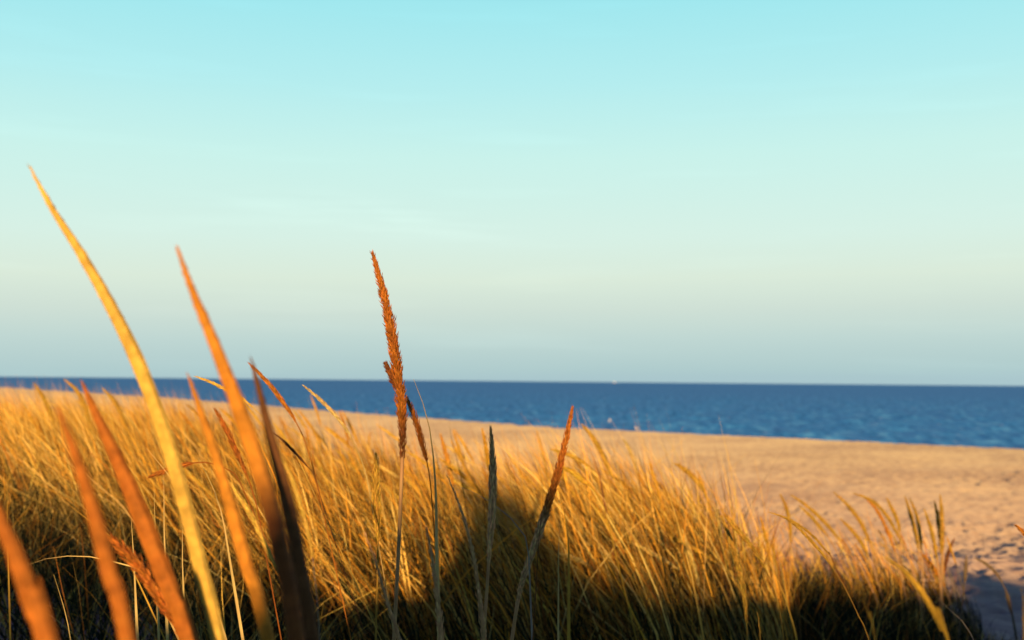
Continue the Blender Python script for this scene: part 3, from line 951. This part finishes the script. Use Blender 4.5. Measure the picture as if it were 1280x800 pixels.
def build_gull(label, loc, rz, legs, scale):
    white = bpy.data.materials.get('gull_white') or plain_material('gull_white', (.8, .78, .74))
    grey = bpy.data.materials.get('gull_grey') or plain_material('gull_grey', (.4, .42, .45))
    bill = bpy.data.materials.get('gull_bill') or plain_material('gull_bill', (.6, .3, .05))
    # body, neck and head as one continuous surface
    spine = [(-.26, .0, .005), (-.2, .02, .022), (-.1, .02, .07), (0, .0, .088), (.09, .01, .08), (.145, .06, .052),
             (.17, .115, .04), (.185, .15, .045), (.215, .165, .036), (.24, .163, .012)]
    vs, fs, sides = [], [], 10
    for i, (u, zz, r) in enumerate(spine):
        for k in range(sides):
            a = 2 * PI * k / sides
            tilt = .5 if 4 < i < 7 else 0
            vs.append((u - r * math.sin(a) * tilt, r * math.cos(a), zz + r * math.sin(a) * (1 - .3 * tilt)))
    for i in range(len(spine) - 1):
        for k in range(sides):
            k2 = (k + 1) % sides
            fs.append((i * sides + k, i * sides + k2, (i + 1) * sides + k2, (i + 1) * sides + k))
    fs.append(tuple(range(sides - 1, -1, -1))); fs.append(tuple((len(spine) - 1) * sides + k for k in range(sides)))
    root = bpy.data.objects.new('seagull', None); root.empty_display_size = .1
    col.objects.link(root); root.location = loc; root.rotation_euler.z = rz; root.scale = (scale,) * 3
    tag(root, label, 'seagull')
    up = .2 if legs else .05
    b = link('body', mesh_from('body', np.array(vs), [i for f in fs for i in f], [len(f) for f in fs]), white, root)
    b.location.z = up
    for s in (-1, 1):
        w = link('wing', lathe_mesh('wing', [(-.31, .004), (-.2, .03), (-.05, .055), (.06, .05), (.1, .015)], 10, sy=.28, sz=1.0), grey, root)
        w.location = (0, s * .078, up + .03)
        if legs:
            m = MB(); tube(m, [Vector((0, s * .03, 0)), Vector((.01, s * .03, .1)), Vector((0, s * .03, .17))], [.006, .005, .007], [(.5, .3, .1)] * 3, 6)
            link('leg', m.mesh('leg'), bill, root)
    k = link('bill', lathe_mesh('bill', [(0, .011), (.03, .009), (.055, .002)], 8), bill, root)
    k.location = (.236, 0, up + .16)


def build_boat(loc):
    white = plain_material('boat_paint', (.78, .78, .76))
    dark = plain_material('boat_window', (.05, .06, .08), .2)
    root = bpy.data.objects.new('motor_boat', None); col.objects.link(root); root.location = loc; root.rotation_euler.z = .15
    tag(root, 'tiny white motor boat far out on the horizon', 'boat')
    # hull: sections from stern to bow
    sec = []
    for i in range(9):
        t = i / 8
        x = -9 + 18 * t
        hw = 2.6 * (1 - max(0, (t - .45) / .55) ** 2) + .02
        top = 2.0 + 1.0 * t * t
        sec.append([(x, -hw, top), (x, -hw * .75, .6), (x, 0, -.5 + t * t * .6), (x, hw * .75, .6), (x, hw, top)])
    vs = [p for s in sec for p in s]
    fs = []
    for i in range(8):
        for k in range(4): fs.append((i * 5 + k, (i + 1) * 5 + k, (i + 1) * 5 + k + 1, i * 5 + k + 1))
        fs.append((i * 5 + 4, (i + 1) * 5 + 4, (i + 1) * 5, i * 5))
    fs.append((0, 1, 2, 3, 4)); fs.append((44, 43, 42, 41, 40))
    link('hull', mesh_from('hull', np.array(vs), [i for f in fs for i in f], [len(f) for f in fs], smooth=False), white, root)

    def wedge(name, x0, x1, hw, z0, z1, rake, mat, par):
        v = [(x0, -hw, z0), (x1, -hw, z0), (x1, hw, z0), (x0, hw, z0), (x0 + .3, -hw * .85, z1), (x1 - rake, -hw * .85, z1), (x1 - rake, hw * .85, z1), (x0 + .3, hw * .85, z1)]
        f = [(0, 3, 2, 1), (4, 5, 6, 7), (0, 1, 5, 4), (1, 2, 6, 5), (2, 3, 7, 6), (3, 0, 4, 7)]
        return link(name, mesh_from(name, np.array(v), [i for q in f for i in q], [4] * 6, smooth=False), mat, par)
    c = wedge('cabin', -4, 4, 1.9, 2.15, 4.3, 1.4, white, root)
    wedge('window', -3.3, 3.5, 1.93, 3.1, 3.8, .5, dark, c)
    wedge('flybridge', -2.6, 1.6, 1.5, 4.31, 5.3, .8, white, root)
    m = MB(); tube(m, [Vector((-1, 0, 5.2)), Vector((-1.2, 0, 7)), Vector((-1.3, 0, 9))], [.09, .07, .04], [(.7, .7, .7)] * 3, 6)
    link('mast', m.mesh('mast'), white, root)


# ------------------------------------------------------------------ light
def build_light():
    w = bpy.data.worlds.new('World'); scene.world = w; w.use_nodes = True
    nt = w.node_tree; nt.nodes.clear()
    out = nt.nodes.new('ShaderNodeOutputWorld')
    sky = nt.nodes.new('ShaderNodeTexSky'); sky.sky_type = 'NISHITA'; sky.sun_disc = False
    sky.sun_elevation = SUN_EL; sky.sun_rotation = PI
    bg1 = nt.nodes.new('ShaderNodeBackground'); bg1.inputs[1].default_value = SKY_K
    nt.links.new(sky.outputs[0], bg1.inputs[0])
    # a hazy late-day gradient over it
    tc = nt.nodes.new('ShaderNodeTexCoord')
    sep = nt.nodes.new('ShaderNodeSeparateXYZ'); nt.links.new(tc.outputs['Generated'], sep.inputs[0])
    # faint streaks of high cloud
    mp = nt.nodes.new('ShaderNodeMapping'); mp.inputs['Scale'].default_value = (2.0, 2.0, 26.0); mp.inputs['Rotation'].default_value = (0, .05, 0)
    nt.links.new(tc.outputs['Generated'], mp.inputs[0])
    no = nt.nodes.new('ShaderNodeTexNoise'); no.inputs['Scale'].default_value = 1.6; no.inputs['Detail'].default_value = 5
    nt.links.new(mp.outputs[0], no.inputs['Vector'])
    # right-hand sky sits a touch bluer: shift the lookup with azimuth
    ax = nt.nodes.new('ShaderNodeMath'); ax.operation = 'MULTIPLY_ADD'; ax.inputs[1].default_value = -.012
    nt.links.new(sep.outputs['X'], ax.inputs[0]); nt.links.new(sep.outputs['Z'], ax.inputs[2])
    wob = nt.nodes.new('ShaderNodeMath'); wob.operation = 'MULTIPLY_ADD'; wob.inputs[1].default_value = .007; 
    nt.links.new(no.outputs['Fac'], wob.inputs[0]); nt.links.new(ax.outputs[0], wob.inputs[2])
    sub = nt.nodes.new('ShaderNodeMath'); sub.operation = 'SUBTRACT'; sub.inputs[1].default_value = .006
    nt.links.new(wob.outputs[0], sub.inputs[0])
    ramp = nt.nodes.new('ShaderNodeValToRGB')
    stops = SKY_STOPS
    e = ramp.color_ramp.elements
    while len(e) < len(stops): e.new(.5)
    for el, (p, c) in zip(e, stops):
        el.position = p
        el.color = tuple(((v / 255) / 12.92 if v < 10.3 else ((v / 255 + .055) / 1.055) ** 2.4) for v in c) + (1,)
    nt.links.new(sub.outputs[0], ramp.inputs[0])
    cl = nt.nodes.new('ShaderNodeMapRange'); cl.inputs[1].default_value = .56; cl.inputs[2].default_value = .8
    cl.inputs[3].default_value = 1.0; cl.inputs[4].default_value = 1.05
    nt.links.new(no.outputs['Fac'], cl.inputs[0])
    def mth(op, a, b):
        m = nt.nodes.new('ShaderNodeMath'); m.operation = op
        for i_, v in enumerate((a, b)):
            if isinstance(v, (int, float)): m.inputs[i_].default_value = v
            else: nt.links.new(v, m.inputs[i_])
        return m.outputs[0]

    def bell(v, c, w):
        q = mth('DIVIDE', mth('SUBTRACT', v, c), w)
        return mth('EXPONENT', mth('MULTIPLY', mth('MULTIPLY', q, q), -1.0), 0)
    tilt = mth('ADD', sep.outputs['Z'], mth('MULTIPLY', sep.outputs['X'], .10))
    wisp = mth('MULTIPLY', bell(tilt, .134, .013), bell(sep.outputs['X'], -.13, .10))
    wn = nt.nodes.new('ShaderNodeTexNoise'); wn.inputs['Scale'].default_value = 5.0; wn.inputs['Detail'].default_value = 6
    nt.links.new(mp.outputs[0], wn.inputs['Vector'])
    wr = nt.nodes.new('ShaderNodeMapRange'); wr.inputs[1].default_value = .42; wr.inputs[2].default_value = .75
    wr.inputs[3].default_value = 0; wr.inputs[4].default_value = .11
    nt.links.new(wn.outputs['Fac'], wr.inputs[0])
    stren = mth('ADD', cl.outputs[0], mth('MULTIPLY', wisp, wr.outputs[0]))
    bg2 = nt.nodes.new('ShaderNodeBackground')
    nt.links.new(ramp.outputs[0], bg2.inputs[0]); nt.links.new(stren, bg2.inputs[1])
    add = nt.nodes.new('ShaderNodeAddShader')
    nt.links.new(bg1.outputs[0], add.inputs[0]); nt.links.new(bg2.outputs[0], add.inputs[1])
    nt.links.new(add.outputs[0], out.inputs[0])
    sd = bpy.data.lights.new('sun', 'SUN'); so = bpy.data.objects.new('sun', sd); col.objects.link(so)
    sd.energy = SUN_S; sd.angle = math.radians(.5); sd.color = SUN_C
    so.rotation_euler = (PI / 2 - SUN_EL, 0, 0)        # shines along +y, downwards
    so.location = (0, -20, 10)


SKY_K = .004
SUN_S = 9.0
SUN_C = (1.0, .60, .26)
SKY_STOPS = [(0.0, (168, 197, 203)), (.008, (173, 202, 204)), (.035, (188, 212, 209)), (.062, (204, 221, 211)), (.09, (216, 232, 216)),
             (.127, (213, 238, 227)), (.198, (200, 240, 233)), (.264, (178, 235, 237)), (.33, (158, 230, 237)),
             (.40, (62, 118, 190)), (.52, (42, 60, 138)), (1.0, (34, 38, 114))]

scene.view_settings.view_transform = 'Standard'
scene.view_settings.look = 'None'
scene.view_settings.exposure = 0
build_light()
build_ground()
build_sea()
build_mass()
build_individuals()
build_plumes()
p = at(803, 535, 40)
bx = 4.85
by = float(np.interp(bx, CREST_X, CREST_Y)) - .3
build_gull('tiny white shore bird standing on the crest of the beach', (bx, by, gz(bx, by)), 1.9, True, .5)
g = at(762, 526, 88)
build_gull('white gull floating on the water just off the beach', (g.x, g.y, 0), 1.3, False, 1.0)
bt = at(768, 477, 6500)
build_boat((bt.x, bt.y, 0))
